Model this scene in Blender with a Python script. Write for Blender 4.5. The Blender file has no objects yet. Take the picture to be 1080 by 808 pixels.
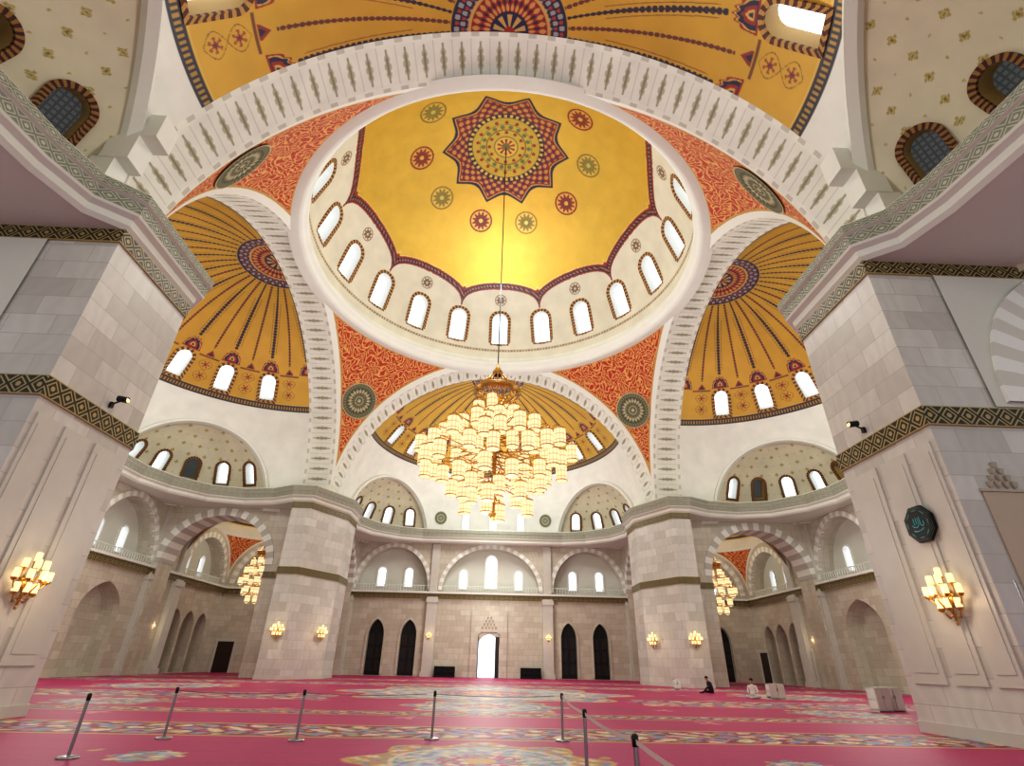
import bpy, math, random, numpy as np
from mathutils import Vector, Matrix, geometry
scene=bpy.context.scene; coll=scene.collection
D2R=math.pi/180
CY=36.0; R=17.3; ZS=15.6; TH=2.9; V0=R+TH; ZD=33.0
EXF=(13.2,7.5,55.0)
EXN=(12.2,9.5,61.5)
WV=33.0; WU=17.2
def lin(c):
    c=c/255.0
    return c/12.92 if c<=0.04045 else ((c+0.055)/1.055)**2.4
def S(r,g,b): return np.array([lin(r),lin(g),lin(b)])
def S4(r,g,b): return (lin(r),lin(g),lin(b),1.0)
# ---------------- camera
CAM=Vector((0.1,0.0,1.65)); F=538.0; PITCH=28.7; YAW=1.7; ROLL=1.2
cam=bpy.data.cameras.new('camera'); camo=bpy.data.objects.new('camera',cam); coll.objects.link(camo)
Rm=Matrix.Rotation(-YAW*D2R,4,'Z')@Matrix.Rotation((90+PITCH)*D2R,4,'X')@Matrix.Rotation(ROLL*D2R,4,'Z')
camo.matrix_world=Matrix.Translation(CAM)@Rm
cam.sensor_width=36; cam.lens=F/1080*36; cam.clip_end=500; scene.camera=camo
Mi=(Matrix.Translation(CAM)@Rm).inverted()
def proj(p):
    q=Mi@Vector(p)
    if q.z>-0.05: return None
    return (540+F*q.x/-q.z, 404-F*q.y/-q.z)
def inview(p,m=60):
    a=proj(p)
    return a is not None and -m<a[0]<1080+m and -m<a[1]<808+m
# ---------------- objects
def tag(o,label=None,category=None,group=None,kind=None):
    if label: o['label']=label
    if category: o['category']=category
    if group: o['group']=group
    if kind: o['kind']=kind
    return o
def link(o,parent=None,M=None):
    coll.objects.link(o)
    if parent is not None:
        o.parent=parent
        if M is not None: o.matrix_local=M
    elif M is not None: o.matrix_world=M
    return o
def grid_mesh(name,P,mat,UV=None,COL=None,keep=None,smooth=True):
    ny,nx,_=P.shape
    idx=np.arange(ny*nx).reshape(ny,nx)
    q=np.stack([idx[:-1,:-1],idx[:-1,1:],idx[1:,1:],idx[1:,:-1]],-1).reshape(-1,4)
    if keep is not None: q=q[keep.reshape(-1)]
    me=bpy.data.meshes.new(name)
    me.vertices.add(ny*nx); me.vertices.foreach_set('co',P.astype(np.float32).ravel())
    n=len(q)
    me.loops.add(n*4); me.loops.foreach_set('vertex_index',q.astype(np.int32).ravel())
    me.polygons.add(n); me.polygons.foreach_set('loop_start',np.arange(0,4*n,4,dtype=np.int32))
    me.update(calc_edges=True)
    if smooth: me.polygons.foreach_set('use_smooth',np.ones(n,dtype=bool))
    if UV is not None:
        l=me.uv_layers.new(name='UVMap'); l.data.foreach_set('uv',UV.reshape(-1,2)[q.ravel()].astype(np.float32).ravel())
    if COL is not None:
        a=me.color_attributes.new('Col','FLOAT_COLOR','POINT')
        c=np.ones((ny*nx,4),np.float32); c[:,:3]=COL.reshape(-1,3); a.data.foreach_set('color',c.ravel())
    me.materials.append(mat); me.validate()
    return me
def fc(A): return (A[:-1,:-1]+A[1:,:-1]+A[:-1,1:]+A[1:,1:])/4
class MB:
    def __init__(s): s.v=[];s.f=[];s.m=[];s.uv=[]
    def add(s,V,Fs,mat=0,UV=None,M=None):
        b=len(s.v)
        for p in V:
            p=Vector(p)
            s.v.append(M@p if M is not None else p)
        for i,f in enumerate(Fs):
            s.f.append([b+j for j in f]); s.m.append(mat); s.uv.append(UV[i] if UV else None)
    def box(s,c,d,mat=0,M=None):
        x,y,z=c;a,b,h=d[0]/2,d[1]/2,d[2]/2
        V=[(x-a,y-b,z-h),(x+a,y-b,z-h),(x+a,y+b,z-h),(x-a,y+b,z-h),(x-a,y-b,z+h),(x+a,y-b,z+h),(x+a,y+b,z+h),(x-a,y+b,z+h)]
        s.add(V,[(0,3,2,1),(4,5,6,7),(0,1,5,4),(1,2,6,5),(2,3,7,6),(3,0,4,7)],mat,M=M)
    def lathe(s,prof,seg=16,mat=0,M=None):
        V=[];Fs=[]
        for r,z in prof:
            for i in range(seg):
                a=2*math.pi*i/seg; V.append((r*math.cos(a),r*math.sin(a),z))
        for k in range(len(prof)-1):
            for i in range(seg):
                j=(i+1)%seg; Fs.append((k*seg+i,k*seg+j,(k+1)*seg+j,(k+1)*seg+i))
        s.add(V,Fs,mat,M=M)
    def tube(s,p0,p1,r,seg=8,mat=0,r1=None,M=None):
        p0=Vector(p0);p1=Vector(p1);d=(p1-p0); L=d.length
        if L<1e-6: return
        Q=Matrix.Translation(p0)@d.to_track_quat('Z','Y').to_matrix().to_4x4()
        if M is not None: Q=M@Q
        s.lathe([(0.0001,0),(r,0),(r if r1 is None else r1,L),(0.0001,L)],seg,mat,Q)
    def prism(s,poly,z0,z1,mat=0,cap=True,M=None):
        n=len(poly); V=[(p[0],p[1],z0) for p in poly]+[(p[0],p[1],z1) for p in poly]
        Fs=[];UV=[];L=0
        for i in range(n):
            j=(i+1)%n; l=math.hypot(poly[j][0]-poly[i][0],poly[j][1]-poly[i][1])
            Fs.append((i,j,n+j,n+i)); UV.append([(L,z0),(L+l,z0),(L+l,z1),(L,z1)]); L+=l
        s.add(V,Fs,mat,UV,M)
        if cap: s.add(V,[tuple(range(n)),tuple(range(n,2*n))],mat,None,M)
    def mesh(s,name,mats,smooth=False):
        me=bpy.data.meshes.new(name); me.from_pydata([tuple(p) for p in s.v],[],s.f)
        for m in mats: me.materials.append(m)
        me.polygons.foreach_set('material_index',s.m)
        l=me.uv_layers.new(name='UVMap')
        me.update()
        for i,p in enumerate(me.polygons):
            u=s.uv[i]
            if u is None:
                n=p.normal; ax=max(range(3),key=lambda k:abs(n[k]))
                for li in p.loop_indices:
                    c=me.vertices[me.loops[li].vertex_index].co
                    l.data[li].uv=(c.y,c.z) if ax==0 else ((c.x,c.z) if ax==1 else (c.x,c.y))
            else:
                for k,li in enumerate(p.loop_indices): l.data[li].uv=u[k]
        if smooth: me.polygons.foreach_set('use_smooth',[True]*len(me.polygons))
        return me
    def obj(s,name,mats,parent=None,M=None,smooth=False):
        return link(bpy.data.objects.new(name,s.mesh(name,mats,smooth)),parent,M)
def arch_pts(cx,hw,z0,zs,rise,n=24,pointed=False):
    P=[(cx-hw,z0)]
    for i in range(n+1):
        t=math.pi*i/n
        if pointed:
            x=-hw*math.cos(t); c=0.4*hw; r=hw+c
            z=math.sqrt(max(0,r*r-(abs(x)+c)**2))/math.sqrt(r*r-c*c)*rise
            P.append((cx+x,zs+z))
        else: P.append((cx-hw*math.cos(t),zs+rise*math.sin(t)))
    P.append((cx+hw,z0))
    return P
def poly_wall(mb,outer,holes,thick,mat=0,rmat=None,back=False,M=None,y0=0.0):
    rings=[outer]+holes
    V=[];tri=geometry.tessellate_polygon([[Vector((p[0],p[1],0)) for p in r] for r in rings])
    for r in rings: V+=[(p[0],y0,p[1]) for p in r]
    mb.add(V,[tuple(t) for t in tri],mat,[[(V[i][0],V[i][2]) for i in t] for t in tri],M)
    if back: mb.add([(v[0],y0+thick,v[2]) for v in V],[tuple(t) for t in tri],mat,[[(V[i][0],V[i][2]) for i in t] for t in tri],M)
    if thick>0:
        for r in (rings if back else holes):
            n=len(r);L=0
            VV=[(p[0],y0,p[1]) for p in r]+[(p[0],y0+thick,p[1]) for p in r];Fs=[];UV=[]
            for i in range(n):
                j=(i+1)%n;l=math.hypot(r[j][0]-r[i][0],r[j][1]-r[i][1])
                Fs.append((i,j,n+j,n+i));UV.append([(L,0),(L+l,0),(L+l,thick),(L,thick)]);L+=l
            mb.add(VV,Fs,rmat if rmat is not None else mat,UV,M)
def arch_ring(mb,cx,hw,zs,rise,t,y,depth,mat=0,M=None,n=40,proud=0.08,pointed=False,legs=0.0):
    a=arch_pts(cx,hw,zs-legs,zs,rise,n,pointed); b=arch_pts(cx,hw+t,zs-legs,zs,rise+t,n,pointed)
    N=len(a);L=0
    V=[(p[0],y-proud,p[1]) for p in a]+[(p[0],y-proud,p[1]) for p in b]+[(p[0],y+depth,p[1]) for p in a]+[(p[0],y+depth*0.2+0.1,p[1]) for p in b]
    Fs=[];UV=[]
    for i in range(N-1):
        l=math.hypot(a[i+1][0]-a[i][0],a[i+1][1]-a[i][1])
        Fs.append((i,i+1,N+i+1,N+i));UV.append([(L,0),(L+l,0),(L+l,t),(L,t)])
        Fs.append((i,i+1,2*N+i+1,2*N+i));UV.append([(L,0),(L+l,0),(L+l,depth),(L,depth)])
        Fs.append((N+i,N+i+1,3*N+i+1,3*N+i));UV.append([(L,0),(L+l,0),(L+l,.1),(L,.1)])
        L+=l
    mb.add(V,Fs,mat,UV,M)
# ---------------- materials
def newmat(name,col=(200,200,200),rough=0.6,metal=0.0,spec=0.3,emit=None,es=0.0):
    m=bpy.data.materials.new(name); m.use_nodes=True
    b=m.node_tree.nodes['Principled BSDF']
    b.inputs['Base Color'].default_value=S4(*col); b.inputs['Roughness'].default_value=rough
    b.inputs['Metallic'].default_value=metal; b.inputs['Specular IOR Level'].default_value=spec
    if emit: b.inputs['Emission Color'].default_value=S4(*emit); b.inputs['Emission Strength'].default_value=es
    m.cycles.emission_sampling='NONE' if emit else 'AUTO'
    return m
class NT:
    def __init__(s,m): s.t=m.node_tree; s.b=s.t.nodes['Principled BSDF']
    def n(s,typ,**k):
        x=s.t.nodes.new(typ)
        for a,b in k.items(): setattr(x,a,b)
        return x
    def set(s,sock,v):
        if isinstance(v,bpy.types.NodeSocket): s.t.links.new(v,sock)
        else: sock.default_value=v
    def m(s,op,a,b=0.0,c=0.0,clamp=False):
        x=s.n('ShaderNodeMath',operation=op); x.use_clamp=clamp
        s.set(x.inputs[0],a); s.set(x.inputs[1],b); s.set(x.inputs[2],c); return x.outputs[0]
    def mix(s,f,a,b,bt='MIX'):
        x=s.n('ShaderNodeMix',data_type='RGBA',blend_type=bt)
        s.set(x.inputs['Factor'],f)
        s.set(x.inputs[6],a); s.set(x.inputs[7],b); return x.outputs[2]
    def uv(s):
        return s.n('ShaderNodeUVMap',uv_map='UVMap').outputs[0]
    def sep(s,v):
        x=s.n('ShaderNodeSeparateXYZ'); s.set(x.inputs[0],v); return x.outputs
    def noise(s,scale,v=None,detail=3):
        x=s.n('ShaderNodeTexNoise'); x.inputs['Scale'].default_value=scale; x.inputs['Detail'].default_value=detail
        if v is not None: s.set(x.inputs['Vector'],v)
        return x.outputs[0]
    def obj(s): return s.n('ShaderNodeTexCoord').outputs['Object']
    def color(s,v): s.set(s.b.inputs['Base Color'],v)
def noisy(m,col,amt=0.12,scale=0.7):
    t=NT(m); n=t.noise(scale,t.obj())
    c=S(*col); t.color(t.mix(n,tuple(c*(1-amt))+(1,),tuple(np.minimum(c*(1+amt),1))+(1,))); return m
M_plaster=noisy(newmat('plaster_cream',rough=0.75),(208,210,200),0.06)
M_white=noisy(newmat('plaster_white',rough=0.7),(224,226,219),0.05)
def attr_mat(name,rough=0.5,spec=0.3,metal=0.0):
    m=newmat(name,rough=rough,spec=spec,metal=metal); t=NT(m)
    a=t.n('ShaderNodeAttribute',attribute_name='Col'); n=t.noise(0.6,t.obj())
    f=t.m('MULTIPLY_ADD',n,0.3,0.85)
    x=t.n('ShaderNodeVectorMath',operation='SCALE'); t.set(x.inputs[0],a.outputs['Color']); t.set(x.inputs['Scale'],f)
    t.color(x.outputs[0])
    if metal>0:
        r,g,b=t.sep(a.outputs['Color']); d=t.m('SUBTRACT',r,b)
        k=t.m('MULTIPLY',t.m('GREATER_THAN',t.m('MINIMUM',d,t.m('MULTIPLY',g,1.5)),0.25),metal); t.set(t.b.inputs['Metallic'],k)
    return m
M_paint=attr_mat('painted_ornament',0.42,0.5,0.45); M_paint_matt=attr_mat('painted_plaster',0.75,0.15)
def stone_mat(name,c1,c2,mort,bw=1.3,rh=0.62,k=0.5):
    m=newmat(name,rough=0.38,spec=0.35); t=NT(m)
    b=t.n('ShaderNodeTexBrick'); t.set(b.inputs['Vector'],t.uv()); b.inputs['Scale'].default_value=1
    b.inputs['Color1'].default_value=S4(*c1); b.inputs['Color2'].default_value=S4(*c2); b.inputs['Mortar'].default_value=S4(*mort)
    b.inputs['Mortar Size'].default_value=0.01; b.inputs['Brick Width'].default_value=bw; b.inputs['Row Height'].default_value=rh
    n=t.noise(1.6,t.uv(),6)
    w=t.n('ShaderNodeTexWave'); w.inputs['Scale'].default_value=0.5; w.inputs['Distortion'].default_value=14; w.inputs['Detail'].default_value=3; t.set(w.inputs['Vector'],t.uv())
    c=t.mix(t.m('MULTIPLY',n,k),b.outputs[0],tuple(S(*c2)*0.82)+(1,))
    t.color(t.mix(t.m('MULTIPLY',w.outputs[1],0.12),c,tuple(S(*c2)*0.65)+(1,))); return m
M_stone=stone_mat('stone_grey_beige',(214,214,207),(188,186,178),(168,166,158),1.5,0.75,0.3)
M_stone_w=stone_mat('stone_warm',(210,205,190),(188,181,164),(162,154,137),1.2,0.6,0.3)
M_stone_p=noisy(newmat('stone_polished',rough=0.32),(198,197,188),0.08,1.5)
def stripes_mat(name,c1,c2,period):
    m=newmat(name,rough=0.6); t=NT(m); u=t.sep(t.uv())[0]
    f=t.m('GREATER_THAN',t.m('FRACT',t.m('DIVIDE',u,period)),0.5)
    t.color(t.mix(f,S4(*c1),S4(*c2))); return m
M_vous=stripes_mat('voussoir_stripes',(226,228,221),(184,182,173),1.1)
M_vous_s=stripes_mat('voussoir_stripes_small',(230,232,225),(206,205,195),0.9)
def band_mat(name,bg,fg,p=0.8,rough=0.4):
    m=newmat(name,rough=rough); t=NT(m); u,v,_=t.sep(t.uv())
    a=t.m('ABSOLUTE',t.m('SUBTRACT',t.m('MULTIPLY',t.m('FRACT',t.m('DIVIDE',u,p)),2.0),1.0))
    b=t.m('ABSOLUTE',t.m('SUBTRACT',t.m('MULTIPLY',v,2.0),1.0))
    s=t.m('ADD',a,b)
    l=t.m('LESS_THAN',t.m('ABSOLUTE',t.m('SUBTRACT',s,0.72)),0.09)
    r2=t.m('ADD',t.m('MULTIPLY',a,a),t.m('MULTIPLY',b,b))
    l2=t.m('LESS_THAN',r2,0.06); l3=t.m('GREATER_THAN',b,0.9); l4=t.m('LESS_THAN',t.m('ABSOLUTE',t.m('SUBTRACT',s,1.25)),0.1)
    f=t.m('MAXIMUM',t.m('MAXIMUM',l,l2),t.m('MAXIMUM',l3,l4))
    t.color(t.mix(f,S4(*bg),S4(*fg))); return m
M_bandk=band_mat('band_black_gold',(26,30,26),(168,148,92),0.62)
M_bandg=band_mat('band_grey_green',(122,126,112),(178,178,160),0.6,0.6)
M_frame=stripes_mat('frame_brown_gold',(92,54,38),(184,142,80),0.36)
M_framek=stripes_mat('frame_dark_red_gold',(66,28,26),(150,108,54),0.2)
M_brass=newmat('brass',(204,156,84),0.3,0.9)
M_chrome=newmat('chrome',(150,150,152),0.3,0.9)
M_black=newmat('black_lacquer',(18,18,20),0.35)
M_dark=newmat('dark_wood',(48,32,24),0.5)
M_shade=newmat('lamp_glass',(255,225,170),0.3,emit=(255,214,140),es=1.15)
def shade_nodes(m):
    t=NT(m); o=t.sep(t.obj())
    ang=t.m('ARCTAN2',o[1],o[0]); f=t.m('GREATER_THAN',t.m('SINE',t.m('MULTIPLY',ang,10.0)),0.3)
    g=t.m('GREATER_THAN',t.m('SINE',t.m('MULTIPLY',o[2],15.0)),0.85)
    h=t.m('MAXIMUM',t.m('MULTIPLY',f,0.5),t.m('MULTIPLY',g,0.8))
    t.set(t.b.inputs['Emission Color'],t.mix(h,S4(255,234,188),S4(206,150,80)))
    t.b.inputs['Base Color'].default_value=S4(120,100,64)
shade_nodes(M_shade)
M_bulb=newmat('lamp_glow',(120,100,70),0.3,emit=(255,220,160),es=1.5)
def glass_mat(name,col,es,bar,sc):
    m=newmat(name,(20,20,24),0.2,emit=col,es=es); t=NT(m); u,v,_=t.sep(t.uv())
    a=t.m('LESS_THAN',t.m('FRACT',t.m('MULTIPLY',u,sc)),bar); b=t.m('LESS_THAN',t.m('FRACT',t.m('MULTIPLY',v,sc)),bar)
    k=t.m('MULTIPLY_ADD',t.m('MAXIMUM',a,b),-0.45,1.0)
    t.set(t.b.inputs['Emission Strength'],t.m('MULTIPLY',k,es)); return m
M_glass=glass_mat('window_daylight',(236,243,255),2.3,0.12,2.2)
M_glassd=glass_mat('window_dim',(130,134,132),0.3,0.35,4.0)
M_daylight=newmat('doorway_daylight',(60,60,60),0.5,emit=(225,238,255),es=2.8)
def pend_mat():
    m=newmat('pendentive_red_gold',rough=0.5); t=NT(m)
    a=t.n('ShaderNodeAttribute',attribute_name='Col'); ra,ga,_=t.sep(a.outputs['Color'])
    uv=t.uv(); nn=t.n('ShaderNodeTexNoise'); nn.inputs['Scale'].default_value=0.6; t.set(nn.inputs['Vector'],uv)
    vm=t.n('ShaderNodeVectorMath',operation='MULTIPLY_ADD'); t.set(vm.inputs[0],nn.outputs['Color']); vm.inputs[1].default_value=(2.0,2.0,0); t.set(vm.inputs[2],uv)
    vo=t.n('ShaderNodeTexVoronoi'); vo.voronoi_dimensions='2D'; vo.inputs['Scale'].default_value=0.9; t.set(vo.inputs['Vector'],vm.outputs[0])
    dv=t.n('ShaderNodeVectorMath',operation='SUBTRACT'); t.set(dv.inputs[0],vm.outputs[0])
    t.set(dv.inputs[1],vo.outputs['Position']); x,y,_=t.sep(dv.outputs[0])
    ang=t.m('ARCTAN2',y,x)
    ph=t.m('MULTIPLY_ADD',vo.outputs['Distance'],20.0,ang)
    f=t.m('GREATER_THAN',t.m('SINE',ph),0.64)
    ph2=t.m('MULTIPLY_ADD',vo.outputs['Distance'],-15.0,t.m('MULTIPLY',ang,5.0))
    f2=t.m('GREATER_THAN',t.m('SINE',ph2),0.8)
    f=t.m('MAXIMUM',f,f2)
    c=t.mix(f,S4(176,50,38),S4(214,164,96))
    c=t.mix(ga,c,S4(190,150,80))
    t.color(t.mix(ra,c,S4(224,226,218))); return m
M_pend=pend_mat()
# ---------------- paint helpers
GOLD=S(216,182,78); GOLD2=S(220,188,96); OCH=S(200,160,68); CREAM=S(216,214,198); NAVY=S(36,36,66); RED=S(150,44,36); GREEN=S(100,112,62); WH=S(222,225,216)
def rosette(col,d,ang,Rr,c1,c2,c3,n=8):
    m=d<Rr; col[m]=c1
    m=d<Rr*0.86; col[m]=c2
    m=(d<Rr*(0.66+0.14*np.cos(n*ang))); col[m]=c1
    m=(d<Rr*(0.42+0.1*np.cos(n*ang+math.pi))); col[m]=c3
    m=d<Rr*0.18; col[m]=c2
def sph(az,e): return np.stack([np.cos(e)*np.sin(az),np.cos(e)*np.cos(az),np.sin(e)],-1)
def tang(az,e,U,Rad):
    n=sph(np.array(az),np.array(e)); x=np.array([math.cos(az),-math.sin(az),0]); y=np.cross(x,n)
    return (U@x)*Rad,(U@y)*Rad,(U@n)
# ---------------- windows
winN=[0]
def win_parts(tag_,w,h,ft,fd,depth,fm,gm,rm=None):
    hw=w/2
    def outline(o): 
        return arch_pts(0,hw+o,-h/2-o,h/2-hw,hw+o,16)
    a=outline(0);b=outline(ft);N=len(a)
    mb=MB();V=[(p[0],p[1],fd/2) for p in a]+[(p[0],p[1],fd/2) for p in b]+[(p[0],p[1],-fd/2) for p in b]+[(p[0],p[1],-fd/2) for p in a]
    Fs=[];UV=[];L=0
    for i in range(N):
        j=(i+1)%N;l=math.hypot(a[j][0]-a[i][0],a[j][1]-a[i][1])
        for (p,q) in ((0,1),(1,2),(0,3)):
            Fs.append((p*N+i,p*N+j,q*N+j,q*N+i));UV.append([(L,0),(L+l,0),(L+l,ft),(L,ft)])
        L+=l
    mb.add(V,Fs,0,UV); fr=mb.mesh('window_frame_'+tag_,[fm])
    mb=MB();V=[(p[0],p[1],0) for p in a]+[(p[0]*0.92,p[1]*0.96,-depth) for p in a]
    mb.add(V,[(i,(i+1)%N,N+(i+1)%N,N+i) for i in range(N)]); rv=mb.mesh('reveal_'+tag_,[rm or M_white])
    mb=MB();mb.add([(p[0]*0.93,p[1]*0.97,-depth*0.9) for p in a],[tuple(range(N))],0,[[(p[0],p[1]) for p in a]]); gl=mb.mesh('glass_'+tag_,[gm])
    return fr,rv,gl,w,h,ft
def place_window(parts,M,label,group):
    if not inview(M.translation,160): return None
    winN[0]+=1
    o=bpy.data.objects.new('window_%d'%winN[0],parts[0]); link(o,None,M)
    tag(o,label,'window',group,'structure')
    for nm,me in (('reveal',parts[1]),('glass',parts[2])):
        c=bpy.data.objects.new(nm,me); link(c,o,Matrix.Identity(4))
    return o
def win_mat(c,X,Y,Z):
    M=Matrix.Identity(4)
    for i in range(3): M[i][0]=X[i];M[i][1]=Y[i];M[i][2]=Z[i];M[i][3]=c[i]
    return M
def sph_win(center,Rad,az,e):
    n=Vector((math.cos(e)*math.sin(az),math.cos(e)*math.cos(az),math.sin(e)))
    Y=Vector((-math.sin(e)*math.sin(az),-math.sin(e)*math.cos(az),math.cos(e)));Z=-n;X=Y.cross(Z)
    return win_mat(Vector(center)+n*Rad,X,Y,Z)
def hole_mask(PC,M,w,h,ft):
    c=np.array(M.translation);X=np.array(M.col[0][:3]);Y=np.array(M.col[1][:3]);Z=np.array(M.col[2][:3])
    q=PC-c;lx=q@X;ly=q@Y;lz=q@Z;hw=w/2+ft*0.5;sp=h/2-w/2
    return (np.abs(lz)<1.5)&(np.abs(lx)<hw)&(ly>-h/2-ft*0.5)&((ly<sp)|(lx**2+(ly-sp)**2<hw*hw))
M_rev=noisy(newmat('gold_reveal',rough=0.5),(190,160,98),0.1)
WD=win_parts('drum',1.95,4.0,0.36,0.3,1.0,M_frame,M_glass)
WS=win_parts('half_dome',1.35,2.7,0.3,0.3,0.9,M_frame,M_glass)
WSn=win_parts('half_dome_gold',1.5,2.9,0.28,0.3,0.9,M_frame,M_glass,M_rev)
WE=win_parts('exedra',1.15,2.2,0.25,0.35,1.0,M_framek,M_glassd,M_rev)
WN=win_parts('exedra_large',1.3,2.1,0.27,0.4,1.1,M_framek,M_glassd,M_rev)
WE2=win_parts('exedra_bright',1.1,2.2,0.25,0.35,0.9,M_framek,M_glass)
WL=win_parts('lunette',1.0,2.3,0.16,0.2,0.35,M_white,M_glass)
WLc=win_parts('lunette_tall',1.5,4.1,0.16,0.2,0.35,M_white,M_glass)
def RK(k): return Matrix.Translation((0,CY,0))@Matrix.Rotation(k*math.pi/2,4,'Z')
# ---------------- main dome
def build_dome():
    az=np.linspace(-math.pi,math.pi,1401); e=np.linspace(0,math.pi/2,381)
    A,E=np.meshgrid(az,e); U=sph(A,E); P=U*R+np.array([0,CY,ZD])
    col=np.empty(P.shape); col[:]=CREAM
    dg=A/D2R; ed=E/D2R
    s=np.abs(((dg) % 36)-18); AMP=7.0
    eb=27.8+AMP*np.sqrt(np.clip(1-((18-s)/18)**2,0,1))
    sl=np.abs(AMP*((18-s)/18)/18/np.sqrt(np.clip(1-((18-s)/18)**2,0.02,1)))/np.cos(E).clip(0.3)
    dd=(ed-eb)/np.sqrt(1+np.clip(sl,0,4)**2)
    col[dd>0]=GOLD
    col[np.abs(dd)<1.4]=RED
    col[np.abs(dd)<0.8]=NAVY
    along=(dg/0.9+ed/0.9)
    col[(np.abs(dd)<0.4)&((np.floor(along)%2)==0)]=S(176,116,84)
    col[(dd>1.4)&(dd<1.7)]=S(226,200,120)
    col[(ed>6.8)&(ed<8.0)]=S(192,188,166)
    col[(ed>7.0)&(ed<7.8)&((np.floor(dg/0.6)%2)==0)]=S(150,108,76)
    col[(ed<4)]=WH
    for k in range(10):
        x,y,c=tang(36*k*D2R,29.0*D2R,U,R); d=np.hypot(x,y); d[c<0]=99
        rosette(col,d,np.arctan2(y,x),0.72,S(130,86,62),CREAM,S(120,120,90))
        a0=18+36*k;x,y,c=tang(a0*D2R,59.5*D2R,U,R);d=np.hypot(x,y);d[c<0]=99
        if k%2: rosette(col,d,np.arctan2(y,x),1.35,S(142,52,40),S(214,172,90),S(120,56,44),12)
        else: rosette(col,d,np.arctan2(y,x),1.35,S(156,124,56),S(206,188,100),S(130,128,66),12)
    rr=R*(math.pi/2-E); t=A+math.pi/10
    st=5.6+1.0*(1-np.abs(np.sin(5*t)))*1.2
    col[rr<st+0.12]=NAVY; col[rr<st-0.2]=S(206,166,90); col[rr<st-0.32]=S(136,44,38)
    m=(rr<st-0.5)&(rr>4.1)&(np.sin(30*t)*np.sin(rr*7)>0.2); col[m]=S(190,146,86)
    m=(rr<st-0.5)&(rr>4.1)&(np.sin(30*t)*np.sin(rr*7)<-0.55); col[m]=S(60,50,80)
    col[rr<4.2]=S(60,44,50); col[(rr<4.05)&(np.sin(40*A)>0)&(rr>3.7)]=S(206,174,96)
    col[rr<3.6]=S(186,162,66)
    X=rr*np.sin(A);Y=rr*np.cos(A)
    for rad,n,c_,r0 in ((3.05,18,RED,0.2),(2.45,18,GREEN,0.24),(1.8,12,RED,0.2)):
        for k in range(n):
            a=2*math.pi*(k+0.5*(rad==2.45))/n
            col[(X-rad*math.sin(a))**2+(Y-rad*math.cos(a))**2<r0*r0]=c_
    col[(rr<2.82)&(rr>2.74)]=GREEN;col[(rr<2.15)&(rr>2.07)]=S(130,100,40)
    col[rr<1.35]=S(130,110,50); col[rr<1.2]=S(200,170,76);col[(rr<1.0)&(np.cos(10*A)>0)]=RED;col[rr<0.45]=S(120,100,50)
    PC=fc(P); keep=np.ones(PC.shape[:2],bool)
    for k in range(20):
        M=sph_win((0,CY,ZD),R,k*18*D2R,17.0*D2R)
        keep&=~hole_mask(PC,M,WD[3],WD[4],WD[5])
        place_window(WD,M,'tall round-arched dome window with painted brown border','windows around the main dome')
    me=grid_mesh('ceiling',P,M_paint,COL=col,keep=keep)
    o=link(bpy.data.objects.new('ceiling',me)); tag(o,'great golden dome with scalloped navy border and star medallion','dome',kind='structure')
    mb=MB(); mb.lathe([(R+0.9,-0.75),(R+0.1,-0.75),(R-0.15,-0.65),(R-0.3,-0.4),(R-0.3,-0.15),(R-0.5,0.0),(R-0.55,0.15),(R-0.55,0.45),(R-0.35,0.6),(R+0.1,0.65)],160)
    o=mb.obj('trim_1',[M_white],None,Matrix.Translation((0,CY,ZD)),True); tag(o,'white moulded cornice ring at the foot of the main dome','cornice',kind='structure')
build_dome()
# ---------------- pendentives
def pendentive_mesh(half,name,n=120):
    r=half*math.sqrt(2); dz=np.linspace(0,half,n)
    t=np.linspace(0,1,n*2); P=np.zeros((n,2*n,3));UV=np.zeros((n,2*n,2));COL=np.zeros((n,2*n,3))
    for i,z in enumerate(dz):
        rho=math.sqrt(r*r-z*z); f0=math.acos(min(1,half/rho)); f=f0+(math.pi/2-2*f0)*t
        P[i,:,0]=rho*np.cos(f);P[i,:,1]=rho*np.sin(f);P[i,:,2]=z
        UV[i,:,0]=(f-math.pi/4)*rho;UV[i,:,1]=z
        pd=np.minimum(np.hypot(half-P[i,:,0],np.hypot(P[i,:,1],z)-half),np.hypot(half-P[i,:,1],np.hypot(P[i,:,0],z)-half))
        k=half/17.3;wz=0.22+0.5*z/half
        COL[i,:,0]=(pd<wz*k)|(half-z<0.6*k); COL[i,:,1]=(pd<(wz+0.18)*k)|(half-z<0.7*k)
    return grid_mesh(name,P,M_pend,UV=UV,COL=COL)
def medallion_mesh(name,rad,cols,curv=None,n=10):
    r=np.linspace(0,rad,50);a=np.linspace(0,2*math.pi,145);A,Rr=np.meshgrid(a,r)
    z=np.zeros_like(Rr)
    if curv: z=-(np.sqrt(curv**2-Rr**2)-curv)
    P=np.stack([Rr*np.cos(A),Rr*np.sin(A),z],-1); col=np.empty(P.shape);col[:]=cols[1]
    q=Rr/rad
    col[q>0.94]=cols[3];col[(q>0.72)&(q<0.94)]=cols[2];col[(q>0.76)&(q<0.9)&(np.sin(36*A)>0.1)]=cols[1];col[(q>0.68)&(q<0.72)]=cols[0]
    m=(q<0.68)&(np.sin(n*A+q*9)*np.sin(n*A-q*9)>0.1);col[m]=cols[0]
    m=(q<0.68)&(np.sin(n*A+q*9)*np.sin(n*A-q*9)<-0.45);col[m]=cols[3]
    col[q<0.2]=cols[2];col[q<0.1]=cols[3]
    return grid_mesh(name,P,M_paint_matt,COL=col)
PM=pendentive_mesh(R,'pendentive',180)
MED=medallion_mesh('medallion_disc',2.0,[S(84,84,68),S(150,146,118),S(100,100,78),S(186,176,142)],R*math.sqrt(2))
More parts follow.
